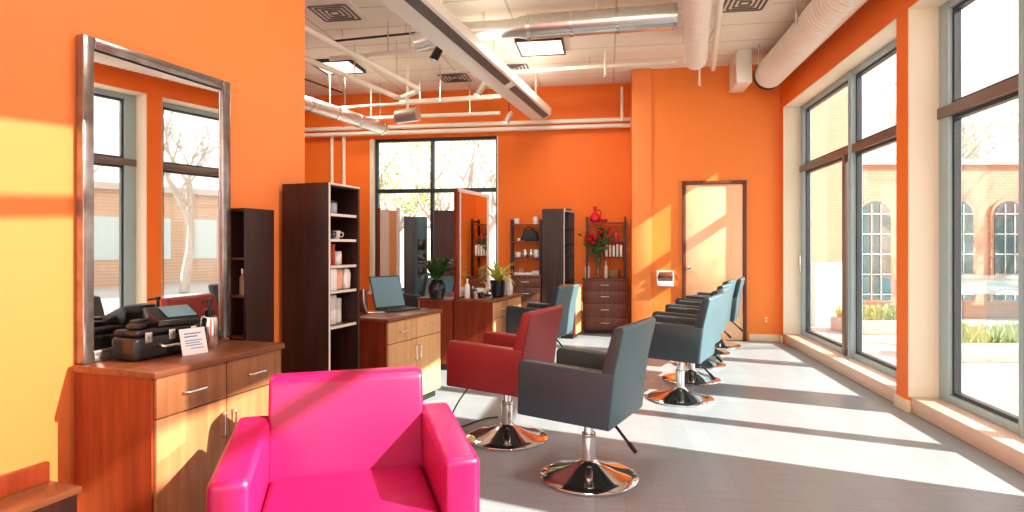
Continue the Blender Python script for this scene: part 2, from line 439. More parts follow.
# ------------------------------------------------------------------ pink armchair (front faces -y)
fd = Vector((.28, -.96, 0)).normalized()
prot = math.atan2(fd.x, -fd.y)
p = thing('armchair', 'bright pink leather armchair with boxy arms in the foreground', 'armchair', (-.685, 2.53, 0), prot)
W = .485
for s in (-1, 1):
    pr = [(-.36, .07), (-.36, .585), (.36, .625), (.40, .07)]
    a = MB().prism(pr, min(s * W, s * (W - .145)), max(s * W, s * (W - .145)), 'x', r=.03, seg=4).build('armrest', M_pink, p, 50)
    k = s * (W - .020)
    for kk in (s * (W - .018), s * (W - .127)):
        MB().tube(fillet([(kk, -.352, .09), (kk, -.352, .577), (kk, .34, .616)], .03), .005, 8).build('piping', M_pinkp, a)
bk = [(.20, .30), (.36, .30), (.44, .76), (.415, .80), (.335, .80), (.305, .775)]
MB().prism(bk, -W + .135, W - .135, 'x', r=.03, seg=4).build('backrest', M_pink, p, 50)
MB().box(-W + .147, W - .147, -.37, .235, .22, .375, .035, 4).build('seat_cushion', M_pink, p, 50)
MB().box(-W + .147, W - .147, -.34, .34, .08, .22, .01).build('seat_frame', M_pink, p, 50)
for sx in (-1, 1):
    for y in (-.29, .33):
        MB().lathe([(.018, 0), (.025, .07)], 16, c=(sx * (W - .072), y, 0)).build('leg', M_steel, p)

# ------------------------------------------------------------------ cabinets with drawers and doors
def handle_h(mb, xc, y, z, L=.12):
    mb.tube(fillet([(xc - L / 2, y + .002, z), (xc - L / 2, y - .026, z), (xc + L / 2, y - .026, z), (xc + L / 2, y + .002, z)], .02), .0055, 8); return mb
def handle_v(mb, x, y, zc, L=.12):
    mb.tube(fillet([(x, y + .002, zc - L / 2), (x, y - .026, zc - L / 2), (x, y - .026, zc + L / 2), (x, y + .002, zc + L / 2)], .02), .0055, 8); return mb
def station_cabinet(name, label, loc, rot, L, D, H, mf, group, cols=2, flip=False):
    """x along the front, front on -y; loc is the front left foot corner"""
    t = thing(name, label, 'cabinet', loc, rot, group)
    MB().box(0, L, .02, D, .07, H - .03).build('carcass', M_side, t)
    MB().box(.02, L - .02, .05, D - .02, 0, .07).build('plinth', M_kick, t)
    MB().box(-.01, L + .01, -.012, D + .005, H - .03, H, .003).build('worktop', M_top, t)
    zd = H - .03 - .185
    wd = (L - .012) / cols
    for k in range(cols):
        a = .006 + k * wd + .003; b = a + wd - .006
        dr = MB().box(a, b, 0, .02, zd + .006, H - .034, .002).build('drawer', mf, t)
        handle_h(MB(), (a + b) / 2, 0, (zd + H - .03) / 2).build('handle', M_steel, dr)
        do = MB().box(a, b, 0, .02, .075, zd, .002).build('door', mf, t)
        hx = b - .03 if k % 2 == 0 else a + .03
        handle_v(MB(), hx, 0, zd - .12).build('handle', M_steel, do)
    return t
H1 = .85
pA = gp(155, 372, H1); pB = gp(282, 343, H1); d1 = (pB - pA); L1 = d1.length
rot1 = math.atan2(d1.y, d1.x)
pA0 = Vector((pA.x, pA.y, 0))
station_cabinet('styling_cabinet', 'red-brown wooden cabinet with two drawers and two doors under the big wall mirror', pA0, rot1, L1, .487, H1, M_front, 'wooden styling cabinets')
H2 = .81
qA = gp(388, 319, H2); qB = gp(441, 309, H2); d2 = qB - qA
station_cabinet('styling_cabinet', 'wooden cabinet with two drawers and two doors carrying the open laptop', Vector((qA.x, qA.y, 0)), math.atan2(d2.y, d2.x), d2.length, .48, H2, M_front2, 'wooden styling cabinets')
H3 = .81
sA = gp(494, 300, H3); sA.z = 0
L3 = .95
rot3 = LROT
station_cabinet('styling_cabinet', 'cabinet with sunlit-toned front on the front side of the free-standing panel mirror', sA, rot3, L3, .43, H3, M_front2, 'wooden styling cabinets')
off3 = sA - LY * 0 + LY * (.43 + .07 + .43)
station_cabinet('styling_cabinet', 'wooden cabinet with the black vase, on the rear side of the panel mirror', off3 + LX * L3, rot3 + PI, L3, .43, H3, M_front2, 'wooden styling cabinets')
# panel mirror between the two
tm = thing('panel_mirror', 'tall free-standing wooden panel with mirror glass between two back-to-back cabinets', 'mirror', sA + LY * .465, rot3)
MB().box(0.02, L3, -.025, .025, 0, 2.05, .003).build('panel', M_side, tm)
g = MB().box(.06, .09, -.032, -.025, .83, 2.02).box(L3 - .03, L3, -.04, .03, .83, 2.05).box(.02, L3, -.032, -.025, 2.01, 2.05)
g.build('frame', M_edge, tm)
MB().box(.06, L3 - .03, -.029, -.0255, .82, 2.01).build('mirror_glass', M_mirror, tm)
# last station cabinet of the line
c4 = station_cabinet('styling_cabinet', 'small cabinet end with pale front between the slate chair and the dark dresser', Vector((.96, 9.0, 0)), LROT, .36, .26, .80, M_front2, 'wooden styling cabinets', cols=1)

# low table with backboard at the left
p0 = gp(82, 486, .48); p0.z = 0
t = thing('low_table', 'low wooden bench table with a dark open front against the left wall', 'table', p0, LROT)
MB().box(-1.2, 0, -.0, .20, .455, .48, .003).build('table_top', M_top, t)
MB().box(-1.2, -.004, .17, .198, .48, .555, .003).build('backboard', M_side, t)
MB().box(-1.2, -.01, .012, .20, .40, .455).box(-.06, -.01, .012, .20, 0, .40).box(-1.2, -1.15, .012, .20, 0, .40).box(-1.15, -.06, .17, .20, .03, .40).box(-1.15, -.06, .02, .17, .03, .06).build('body', M_espresso, t)

# ------------------------------------------------------------------ big mirror on the cabinet
mt0, mt1 = .095, .985
m = thing('wall_mirror', 'large mirror with mottled pewter frame leaning on the left orange wall', 'mirror', lf(mt0, .055, H1), LROT)
Lm = mt1 - mt0; Hm = 1.535
fr = MB(); k = .055
fr.box(0, k, -.0, .05, .0, Hm, .006).box(Lm - k, Lm, 0, .05, 0, Hm, .006).box(k, Lm - k, 0, .05, Hm - k, Hm, .006).box(k, Lm - k, 0, .05, 0, k, .006)
fr.build('frame', M_mframe, m)
MB().box(k - .01, Lm - k + .01, .022, .032, k - .01, Hm - k + .01).build('mirror_glass', M_mirror, m)
g = MB().box(k - .012, k, .010, .022, k, Hm - k).box(Lm - k, Lm - k + .012, .010, .022, k, Hm - k).box(k, Lm - k, .01, .022, Hm - k, Hm - k + .012).box(k, Lm - k, .01, .022, k - .012, k)
g.build('inner_bead', M_steel, m)

# ------------------------------------------------------------------ open shelving units
def bookcase(name, label, loc, rot, W, D, H, shelves, group, edge=True, open_side='-y', plinth=True):
    """open face on -y, loc = front left corner"""
    t = thing(name, label, 'bookcase', loc, rot, group); th = .022
    b = MB().box(0, th, .003, D, 0, H).box(W - th, W, .003, D, 0, H).box(th, W - th, .003, D, H - th, H).box(th, W - th, .003, D, 0, .06)
    b.build('carcass', M_espresso, t)
    MB().box(th, W - th, D - .012, D - .002, .06, H - th).build('back_panel', M_espr_in, t)
    for z in shelves:
        s = MB().box(th, W - th, .02, D - .012, z - .018, z).build('shelf', M_espr_in, t)
        MB().box(th, W - th, .016, .02, z - .018, z).build('edge_band', M_edge, s)
    if edge:
        MB().box(0, th * .7, 0, .003, 0, H).box(th, W, 0, .003, H - .012, H).build('edge_band', M_edge, t)
    return t
# tall bookcase by the end of the left wall: its side faces the camera, open face to the room
bc = at(329, 300, 3.95); bc.z = 0
BWI, BD, BH = .36, .375, 1.82
shz = [CAM_H + (VPY - y) / F * 4.03 for y in (213.5, 239, 265.5, 291)] + [.86, .5]
bookA = bookcase('tall_bookcase', 'tall dark bookcase with open shelves of folders and jars behind the first cabinet', bc, LROT, BWI, BD, BH, shz, 'dark bookcases')
def onA(x, y, z): return bc + LX * x + LY * y + Vector((0, 0, z))
# narrow one right of the mirror: open side faces along the wall toward the camera
nb = lf(1.022, .135)
t = thing('narrow_bookcase', 'narrow dark shelf unit right beside the big mirror', 'bookcase', nb, LROT, 'dark bookcases')
MB().box(0, .24, 0, .018, 0, 1.63).box(.222, .24, .018, .13, 0, 1.63).box(0, .222, .112, .13, 0, 1.63).box(0, .222, .018, .112, 1.612, 1.63).box(0, .222, .018, .112, 0, .05).build('carcass', M_espresso, t)
for z in (.55, .85, 1.10, 1.33):
    MB().box(.004, .222, .018, .112, z - .015, z).build('shelf', M_brown, t)
# dark case behind the rear station
bookcase('tall_bookcase', 'tall dark cabinet standing behind the black vase, left of the panel mirror', Vector((at(463, 200, 9.62).x, 9.62, 0)), R(180), .42, .36, 1.95, [.5, .9, 1.3, 1.6], 'dark bookcases')
# tall one at the back wall, open to the right
def rthing(name, label, cat, x, y, group=None, rot=0): return thing(name, label, cat, rf(x, y), RROT + rot, group)
xb, yb_ = inv_rf(Vector((at(541, 200, 9.55).x, 9.55, 0)))
t = rthing('tall_cabinet', 'tall dark cabinet between the two shelf units on the back wall', 'cabinet', xb, YBL - .40, 'dark cabinets on the back wall')
MB().box(0, .36, 0, .02, 0, 2.0).box(0, .02, .02, .40, 0, 2.0).box(.02, .50, .38, .40, 0, 2.0).box(.02, .46, .02, .38, 1.98, 2.0).box(.02, .46, .02, .38, 0, .05).build('carcass', M_espresso, t)
# slanting open end on the right
MB().prism([(.36, .0), (.372, .0), (.50, .38), (.488, .38)], 0, .05, 'z').prism([(.36, 0), (.372, 0), (.50, .38), (.488, .38)], 1.95, 2.0, 'z').box(.352, .364, -.004, 0.02, 0, 2.0).build('end_frame', M_edge, t)
for z in (.45, .85, 1.25, 1.45, 1.70):
    MB().prism([(.02, .02), (.355, .02), (.485, .378), (.02, .378)], z - .018, z, 'z').build('shelf', M_brown, t)
# grey cabinet and slim mirror standing in front of the back window
gx = at(404, 200, 9.3)
t = thing('tall_cabinet', 'tall grey cabinet with pale blue open end in front of the back window', 'cabinet', (gx.x, 9.3, 0), LROT - R(60), 'tall cabinets by the back window')
MB().box(0, .17, 0, .30, 0, 1.86, .003).build('carcass', plain('graphite_board', (.05, .05, .055), .4, noise=.1), t)
MB().box(.17, .36, .05, .30, 0, 1.86, .003).build('end_panel', M_tealb, t)
for z in (.9, 1.12, 1.34):
    MB().box(.21, .33, .035, .05, z, z + .17, .003).build('niche', M_black, t)
mx = at(377, 200, 9.2)
t = thing('slim_mirror', 'slim standing mirror in a brown frame left of the grey cabinet by the back window', 'mirror', (mx.x, 9.2, 0), R(-25))
MB().box(0, .05, 0, .04, 0, 1.98, .003).build('frame', M_side, t)
MB().box(.05, .22, .01, .03, .3, 1.96).build('mirror_glass', M_white, t)  # white reflection put into the colour of the glass
MB().box(.22, .36, .008, .03, .3, 1.94).build('peach_reflection', plain('reflected_peach', (.80, .38, .17), .5, noise=.05), t)  # orange reflection in the glass, painted as a peach strip
MB().box(.36, .40, 0, .04, .3, 1.98).build('stile', M_white, t)

# dressers and ladder shelves on the back wall
def dresser(label, x, W, H, D, n, group):
    t = rthing('dresser', label, 'dresser', x, YBL - .03 - D, group)
    MB().box(0, W, .02, D, .06, H - .03).build('carcass', M_brown, t)
    MB().box(.03, W - .03, .05, D, 0, .06).build('plinth', M_kick, t)
    MB().box(-.015, W + .015, -.01, D, H - .03, H, .003).build('top_board', M_brown, t)
    hs = [.16] + [(H - .03 - .06 - .16) / (n - 1)] * (n - 1)
    z = H - .03
    for h in hs:
        dr = MB().box(.008, W - .008, 0, .02, z - h + .004, z - .004, .002).build('drawer', M_brown, t)
        handle_h(MB(), W / 2, 0, z - h * .45, .14).build('handle', M_steel, dr)
        z -= h
    return t
def ladder(label, x, W, z0, z1, zs, group):
    t = rthing('ladder_shelf', label, 'shelf', x, YBL - .27, group)
    for a in (0, W - .03):
        MB().box(a, a + .03, 0, .03, z0, z1).box(a, a + .03, .21, .24, z0, z1).box(a, a + .03, .03, .21, z1 - .06, z1 - .03).build('upright', M_espresso, t)
    for z in zs:
        MB().box(.03, W - .03, .005, .235, z - .02, z).build('shelf', M_side, t)
    return t
zb = lambda py, Y=9.75: CAM_H + (VPY - py) / F * Y
def xr(px, yl):
    k = (px - 512) / F
    # rf(x,yl): X = RO.x + RX.x*x + RY.x*yl ; Y = RX.y*x + RY.y*yl
    return (k * RY.y * yl - RO.x - RY.x * yl) / (RX.x - k * RX.y)
xd = xr(583, 9.3)
Wd = xr(627, 9.3) - xd
dresser('dark brown four-drawer dresser under the shelf with the red vase', xd, Wd, .88, .36, 4, 'dressers on the back wall')
xl_, Wl = xr(586, 9.45), xr(626, 9.45) - xr(586, 9.45)
SH_R = [zb(222.5), zb(240.5), zb(256.5)]
ladder('dark ladder shelf with red vase on top, standing on the four-drawer dresser', xl_, Wl, .88, zb(217), SH_R, 'ladder shelves')
xd2 = xr(510, 9.3); Wd2 = xb - .02 - xd2
dresser('dark dresser left of the tall dark cabinet on the back wall', xd2, Wd2, .92, .36, 4, 'dressers on the back wall')
xl2 = xr(511, 9.45); Wl2 = xb - .03 - xl2
SH_L = [zb(224), zb(241), zb(257.5)]
ladder('dark ladder shelf of pots left of the tall dark cabinet', xl2, Wl2, .92, zb(219), SH_L, 'ladder shelves')

# ------------------------------------------------------------------ small things
def lathe_thing(name, label, cat, loc, prof, mat, group=None, seg=20, smooth=40):
    o = MB().lathe(prof, seg).build(name, mat, None, smooth); o.location = loc
    return tag(o, label, cat, group)
def bottle(name, label, loc, r, h, mat, capmat, group=None):
    t = thing(name, label, 'bottle', loc, 0, group)
    MB().lathe([(r * .95, 0), (r, .01), (r, h * .62), (r * .8, h * .70), (r * .35, h * .76), (r * .35, h * .82)], 18).build('body', mat, t)
    MB().lathe([(r * .42, h * .80), (r * .42, h * .97), (r * .3, h)], 14).build('cap', capmat, t)
    return t
def jar(name, label, loc, r, h, mat, group=None, lid=None):
    t = thing(name, label, 'jar', loc, 0, group)
    MB().lathe([(r * .9, 0), (r, .012), (r, h * .8), (r * .92, h * .86)], 18).build('body', mat, t)
    MB().lathe([(r * .97, h * .85), (r * .97, h * .97), (r * .8, h)], 18).build('lid', lid or mat, t)
    return t
def block(name, label, cat, loc, rot, sx, sy, sz, mat, group=None, r=.003):
    o = MB().box(-sx / 2, sx / 2, -sy / 2, sy / 2, 0, sz, r).build(name, mat); place(o, loc, rot)
    return tag(o, label, cat, group)
def cup(name, label, loc, r, h, mat, group=None, cat='cup', rot=0):
    t = thing(name, label, cat, loc, rot, group)
    MB().lathe([(r * .6, 0), (r * .8, .01), (r, h), (r * .9, h), (r * .72, .02), (0, .018)], 18).build('body', mat, t)
    MB().tube(fillet([(r * .85, 0, h * .8), (r * 1.6, 0, h * .8), (r * 1.5, 0, h * .3), (r * .8, 0, h * .3)], .02), r * .12, 8).build('handle', mat, t)
    return t

# tall bookcase contents
S = shz
zA = BH
lathe_thing('round_vase', 'round slate blue vase on the top shelf of the tall bookcase', 'vase', onA(.085, .15, S[0]), [(.03, 0), (.055, .02), (.068, .06), (.055, .10), (.025, .115), (.03, .125)], M_bluec)
jar('lidded_jar', 'grey lidded jar next to the blue vase in the tall bookcase', onA(.20, .14, S[0]), .05, .095, M_frame, None, M_espr_in)
for k, (x, l) in enumerate(((.07, 'small white cup at the left on the second shelf of the tall bookcase'), (.16, 'small dark cup in the middle of the second shelf of the tall bookcase'), (.245, 'small white cup at the right on the second shelf of the tall bookcase'))):
    cup('small_cup', l, onA(x, .12, S[1]), .032, .06, M_porc if k != 1 else M_blackm, 'cups in the tall bookcase')
for k, (x, h, mm, l) in enumerate(((.045, .10, M_paper, 'short white book at the left end of the book shelf in the tall bookcase'),
                                  (.095, .15, M_redb, 'tall red book in the tall bookcase'),
                                  (.130, .145, M_redb, 'second red book, right of the tall red one in the tall bookcase'))):
    block('book', l, 'book', onA(x, .13, S[2]), LROT, .03, .15, h, mm, 'books in the tall bookcase')
jar('white_jar', 'white patterned jar right of the red books in the tall bookcase', onA(.235, .12, S[2]), .045, .095, M_porc)
block('folder_box', 'white upright folder box on the lower shelf of the tall bookcase', 'box', onA(.085, .13, S[3]), LROT, .09, .2, .148, M_paper)
for k, (x, mm, l) in enumerate(((.178, M_peachc, 'peach folded towel standing beside the white folder box'), (.270, M_porc, 'white folded towel standing right of the peach towel'))):
    o = MB().prism([(-.03, 0), (.035, 0), (.045, .10), (.03, .142), (-.02, .148), (-.035, .08)], -.10, .10, 'y', r=.014, seg=3).build('folded_towel', mm, None, 50)
    place(o, onA(x, .14, S[3]), LROT); tag(o, l, 'towel', 'towels in the tall bookcase')
for k, (x, w_, h, l) in enumerate(((.075, .09, .165, 'white paper roll pack at the left under the folder box'), (.185, .11, .20, 'taller white paper roll pack in the middle of the lowest visible shelf'), (.285, .06, .17, 'thin white paper roll pack at the right of the lowest visible shelf'))):
    o = MB().lathe([(w_ / 2 * .96, 0), (w_ / 2, .008), (w_ / 2, h * .48), (w_ / 2 * .96, h * .5), (w_ / 2, h * .52), (w_ / 2, h - .008), (w_ / 2 * .95, h), (.012, h), (.012, h - .02)], 24).build('paper_roll', M_porc)
    o.location = onA(x, .14, S[4]); tag(o, l, 'paper roll', 'paper rolls in the tall bookcase')
# bottles in the narrow bookcase
for k, (x, y, hh, l) in enumerate(((.05, .045, .14, 'small bottle at the front of the narrow shelf beside the mirror'), (.06, .085, .16, 'second bottle in the narrow shelf beside the mirror, taller'))):
    bottle('small_bottle', l, nb + LX * x + LY * y + Vector((0, 0, 1.10)), .017, hh, M_kraft if k else M_porc, M_porc, 'bottles in the narrow shelf')

# on cabinet 1
zc = H1
tcase = thing('equipment_case', 'glossy black equipment case with metal clasps on the first cabinet', 'case', lf(.40, .175, zc), LROT)
MB().box(-.20, .20, -.075, .085, .006, .115, .018, 3).build('body', M_black, tcase)
MB().box(-.19, .19, -.07, .08, .117, .150, .014, 3).build('lid', M_black, tcase)
for x in (-.13, 0, .13):
    MB().box(x - .018, x + .018, -.080, -.074, .085, .135, .002).build('clasp', M_steel, tcase)
MB().tube(fillet([(-.07, -.078, .07), (-.07, -.105, .06), (.07, -.105, .06), (.07, -.078, .07)], .02), .007, 8).build('handle', M_steel, tcase)
for sx in (-.16, .16):
    MB().lathe([(.012, 0), (.014, .008)], 12, c=(sx, 0, -.001)).build('foot', M_blackm, tcase)
ttm = thing('card_terminal', 'black card terminal with pale blue slanted screen on the black case', 'terminal', lf(.46, .185, zc + .1505), LROT - R(12))
MB().prism([(-.075, 0), (.075, 0), (.075, .085), (.045, .09), (-.075, .03)], -.11, .11, 'x', r=.008, seg=2).build('body', M_black, ttm)
sm = Matrix.Translation((0.02, -.016, .063)) @ Matrix.Rotation(math.atan2(.06, .12), 4, 'X')
MB().box(-.075, .075, -.05, .05, 0, .006, .002, M=sm).build('screen', M_screen, ttm)
o = MB().box(-.055, .055, -.035, .035, 0, .03, .012, 3).box(-.04, .04, -.02, .025, .028, .045, .006).build('barcode_scanner', M_black, None, 50)
place(o, lf(.27, .19, zc + .1505), LROT + R(20)); tag(o, 'small black scanner lying left on the black case', 'scanner')
tb = thing('pump_bottle', 'silver pump bottle with black pump head at the right end of the first cabinet', 'bottle', lf(.665, .22, zc), LROT)
MB().lathe([(.042, 0), (.045, .008), (.045, .15), (.040, .165), (.022, .175)], 24).build('body', M_steel, tb)
MB().lathe([(.024, .172), (.026, .18), (.026, .205), (.010, .21), (.008, .245), (.014, .247), (.014, .262), (.006, .266)], 18).tube([(0, 0, .255), (-.055, -.01, .25)], .006, 8).build('pump_head', M_black, tb)
tcd = thing('sign_card', 'white counter card with blue and grey print leaning on the first cabinet', 'card', lf(.475, .325, zc), LROT - R(14))
sm = Matrix.Rotation(R(-16), 4, 'X')
MB().box(-.065, .065, -.002, .002, 0.0005, .135, M=sm).build('card', M_paper, tcd)
MB().prism([(.0, 0), (.055, 0.0), (.037, .125)], -.02, .02, 'x').build('strut', M_paper, tcd)
ln = MB()
for k, (z, a, b) in enumerate(((.105, -.045, .04), (.09, -.045, .02), (.07, -.045, .045), (.058, -.045, .03), (.046, -.045, .04), (.03, -.02, .045))):
    ln.box(a, b, -.0032, -.002, z, z + (.006 if k < 2 else .004), mat=0, M=sm)
ln.build('print_lines', M_blue, tcd)

# laptop on cabinet 2
def on2(px, py): v = gp(px, py, H2); return v
lp = on2(398, 310)
t = thing('laptop', 'open laptop with pale blue screen on the second cabinet', 'laptop', lp + Vector((0, 0, 0)), R(46))
MB().box(-.17, .17, -.115, .115, 0.0, .016, .005).build('keyboard_base', M_dark, t)
MB().box(-.15, .15, -.03, .09, .016, .0175).build('keyboard', M_blackm, t)
sm = Matrix.Translation((0, .115, .014)) @ Matrix.Rotation(R(-20), 4, 'X')
lid = MB().box(-.17, .17, -.005, .005, 0, .31, .004, M=sm).build('screen_lid', M_dark, t)
MB().box(-.158, .158, -.0065, -.005, .012, .298, M=sm).build('screen', M_screen, lid)
# white document stand behind it
t = thing('document_stand', 'pale curved easel stand left of the laptop', 'stand', on2(368, 313), R(20))
MB().prism([(-.02, 0), (-.05, .10), (-.05, .21), (-.04, .22), (-.036, .10), (.0, 0)], -.05, .05, 'y', r=.004).box(-.02, .14, -.05, .05, 0, .012, .004).build('stand', M_steel, t)
block('picture_frame', 'small dark upright frame at the back of the second cabinet', 'frame', on2(362, 313) + Vector((-.01, .06, 0)), R(50), .10, .02, .20, M_brown)

# plants on station 3
def blades(n, L, spread, up, w, seed, droop=.5, z0=0):
    rnd = random.Random(seed); mb = MB()
    for k in range(n):
        a = 2 * PI * k / n + rnd.uniform(-.3, .3); l = L * rnd.uniform(.65, 1.1); e = up * rnd.uniform(.6, 1.15)
        prev = None
        for s in range(7):
            u = s / 6
            r_ = l * spread * u; z = z0 + l * (e * u - droop * u * u)
            ww = w * (1 - u) ** .6 * (.5 + u if u < .5 else 1)
            c = Vector((r_ * math.cos(a), r_ * math.sin(a), z)); sd = Vector((-math.sin(a), math.cos(a), 0)) * ww
            cur = (c - sd, c + sd)
            if prev: mb.quad(prev[0], prev[1], cur[1], cur[0])
            prev = cur
    return mb
def fronds(n, L, seed, z0):
    rnd = random.Random(seed); mb = MB()
    for k in range(n):
        a = 2 * PI * k / n + rnd.uniform(-.4, .4); l = L * rnd.uniform(.7, 1.1); e = rnd.uniform(.7, 1.3)
        pts = []
        for s in range(9):
            u = s / 8
            pts.append(Vector((l * .48 * u * math.cos(a), l * .48 * u * math.sin(a), z0 + l * (e * u - .55 * u * u))))
        mb.tube(pts, .0025, 5)
        for s in range(2, 9):
            c = pts[s]; d = (pts[s] - pts[s - 1]).normalized(); sd = Vector((-math.sin(a), math.cos(a), 0))
            for q in (-1, 1):
                tip = c + sd * q * .065 + d * .06; m1 = c + sd * q * .030 + d * .045; m2 = c + sd * q * .034 + d * .012
                mb.face((c, m1, tip, m2))
    return mb
v1 = gp(441, 299, H3) + LY * .05
t = thing('potted_plant', 'leafy green plant in a glossy black vase on the rear cabinet of the panel mirror', 'plant', v1)
MB().lathe([(.06, 0), (.075, .01), (.098, .09), (.095, .15), (.065, .20), (.055, .215), (.045, .21), (.05, .19), (0, .185)], 24).build('vase', M_black, t)
fronds(38, .36, 3, .19).build('foliage', M_leaf, t, 0)
v2 = Vector((-.165, 7.02, H3))
t = thing('potted_plant', 'spiky yellow-green plant in a black pot on the front cabinet of the panel mirror', 'plant', v2)
MB().lathe([(.06, 0), (.075, .01), (.09, .17), (.095, .19), (.085, .19), (.08, .16), (0, .155)], 24).build('pot', M_black, t)
blades(80, .46, .60, 1.15, .015, 5, .75, .16).build('foliage', M_leafy, t, 0)
lathe_thing('white_vase', 'slim white ceramic vase just right of the black pot of the spiky plant', 'vase', v2 + Vector((.125, .17, 0)), [(.035, 0), (.05, .03), (.052, .1), (.03, .18), (.02, .22), (.026, .235), (.018, .235), (.012, .2), (0, .19)], M_porc)
# toiletries beside the mirror panel
def onS(x, y): return sA + LX * x + LY * y + Vector((0, 0, H3))
bottle('lotion_bottle', 'tall white bottle left among the toiletries before the panel mirror', onS(.12, .37), .03, .22, M_porc, M_porc, 'toiletries before the panel mirror')
bottle('lotion_bottle', 'dark small bottle among the toiletries before the panel mirror', onS(.22, .34), .028, .13, M_black, M_steel, 'toiletries before the panel mirror')
bottle('lotion_bottle', 'clear short bottle in front among the toiletries before the panel mirror', onS(.16, .28), .03, .10, M_steel, M_black, 'toiletries before the panel mirror')
block('tissue_box', 'white tissue box right of the toiletries before the panel mirror', 'box', onS(.36, .30), LROT, .1, .1, .10, M_paper)
t = thing('hair_dryer', 'black hair dryer lying among the toiletries before the panel mirror', 'hair dryer', onS(.24, .25), LROT + .6)
MB().tube([(-.08, 0, .035), (-.02, 0, .035), (.06, 0, .035), (.10, 0, .035)], [.026, .035, .030, .022], 16).build('barrel', M_black, t)
MB().tube([(-.01, -.02, .03), (.02, -.12, .02)], [.016, .014], 12).build('handle', M_black, t)

# right ladder shelf
YS = YBL - .16
def onR(px, z, dy=0.0): return rf(xr(px, YS + dy), YS + dy, z)
Zt = SH_R
t = thing('vase_with_handles', 'red glazed vase with a thin neck and handle on top of the right ladder shelf', 'vase', onR(595, Zt[0]))
MB().lathe([(.05, 0), (.085, .04), (.09, .09), (.06, .14), (.025, .17), (.022, .23), (.038, .26), (.03, .26), (.012, .22), (0, .2)], 24).build('body', M_redg, t)
MB().tube(fillet([(.022, 0, .21), (.10, 0, .20), (.085, 0, .09)], .05), .009, 8).build('handle', M_redg, t)
lathe_thing('small_bowl', 'small red bowl right of the red vase on the right ladder shelf', 'bowl', onR(604, Zt[0]), [(.03, 0), (.05, .02), (.055, .055), (.048, .055), (.04, .02), (0, .015)], M_redg)
bottle('perfume_bottle', 'red glass bottle on the second shelf of the right ladder shelf, left one', onR(610, Zt[1]), .035, .22, M_redg, M_redg, 'red bottles')
bottle('perfume_bottle', 'shorter red glass bottle on the second shelf of the right ladder shelf, right one', onR(616, Zt[1]), .033, .17, M_redg, M_redg, 'red bottles')
for k in range(5):
    o = block('magazine', ('leftmost', 'second', 'middle', 'fourth', 'rightmost')[k] + ' of the five pale books on the third shelf of the right ladder shelf', 'book', onR(606.5 + k * 3.6, Zt[2]), RROT, .035, .16, .20 - .012 * (k % 3), M_paper if k % 2 == 0 else M_edge, 'pale books on the right ladder shelf')
bottle('lotion_bottle', 'white patterned bottle at the left on the four-drawer dresser', onR(587.5, .88), .045, .26, M_porc, M_porc, 'things on the four-drawer dresser')
bottle('lotion_bottle', 'slim white bottle on the four-drawer dresser right of the flowers', onR(606, .88), .03, .27, M_porc, M_porc, 'things on the four-drawer dresser')
lathe_thing('wicker_basket', 'small wicker basket at the right on the four-drawer dresser', 'basket', onR(614, .88), [(.08, 0), (.095, .02), (.10, .14), (.09, .14), (.085, .02), (0, .015)], M_kraft)
fl = onR(598, .88, -.16)
t = thing('flower_vase', 'glass vase of dark leaves and red flowers on the four-drawer dresser', 'flowers', fl)
MB().lathe([(.05, 0), (.055, .01), (.03, .10), (.045, .24), (.06, .32), (.055, .32), (.04, .24), (.025, .10), (0, .02)], 20).build('vase', M_clear, t)
rnd = random.Random(11); mb = MB(); lv = MB(); bl = MB()
for k in range(16):
    a = rnd.uniform(0, 2 * PI); l = rnd.uniform(.25, .52); sp = rnd.uniform(.25, .75)
    top = Vector((math.cos(a) * sp * l, math.sin(a) * sp * l * .25 - .04, .30 + l))
    mb.tube([Vector((0, 0, .05)), Vector((math.cos(a) * .03, math.sin(a) * .03, .32)), top], .004, 5)
    for q in range(4):
        u = rnd.uniform(.25, 1); c = Vector((math.cos(a) * .03, math.sin(a) * .03, .32)).lerp(top, u)
        d = Vector((rnd.uniform(-1, 1), rnd.uniform(-.7, .7), rnd.uniform(-.2, .8))).normalized(); sd = d.cross(Vector((.3, .8, .5))).normalized()
        lv.face((c, c + d * .06 + sd * .028, c + d * .13, c + d * .06 - sd * .028))
mb.build('stem', M_leaf, t, 0); lv.build('leaves', M_leaf, t, 0)
for (x, y, z) in ((-.13, -.10, .66), (-.06, -.13, .60), (-.19, -.08, .59), (-.10, -.12, .54), (.02, -.1, .70)):
    b_ = MB()
    for q in range(9):
        a = q * 2 * PI / 9
        for e in (.2, .8):
            dd = Vector((math.cos(a) * math.cos(e), math.sin(a) * math.cos(e), math.sin(e))); sd = dd.cross(Vector((0, 0, 1))).normalized()
            c = Vector((x, y, z)); b_.face((c, c + dd * .045 + sd * .034, c + dd * .085, c + dd * .045 - sd * .034))
    b_.build('flower', M_redg, t, 0)
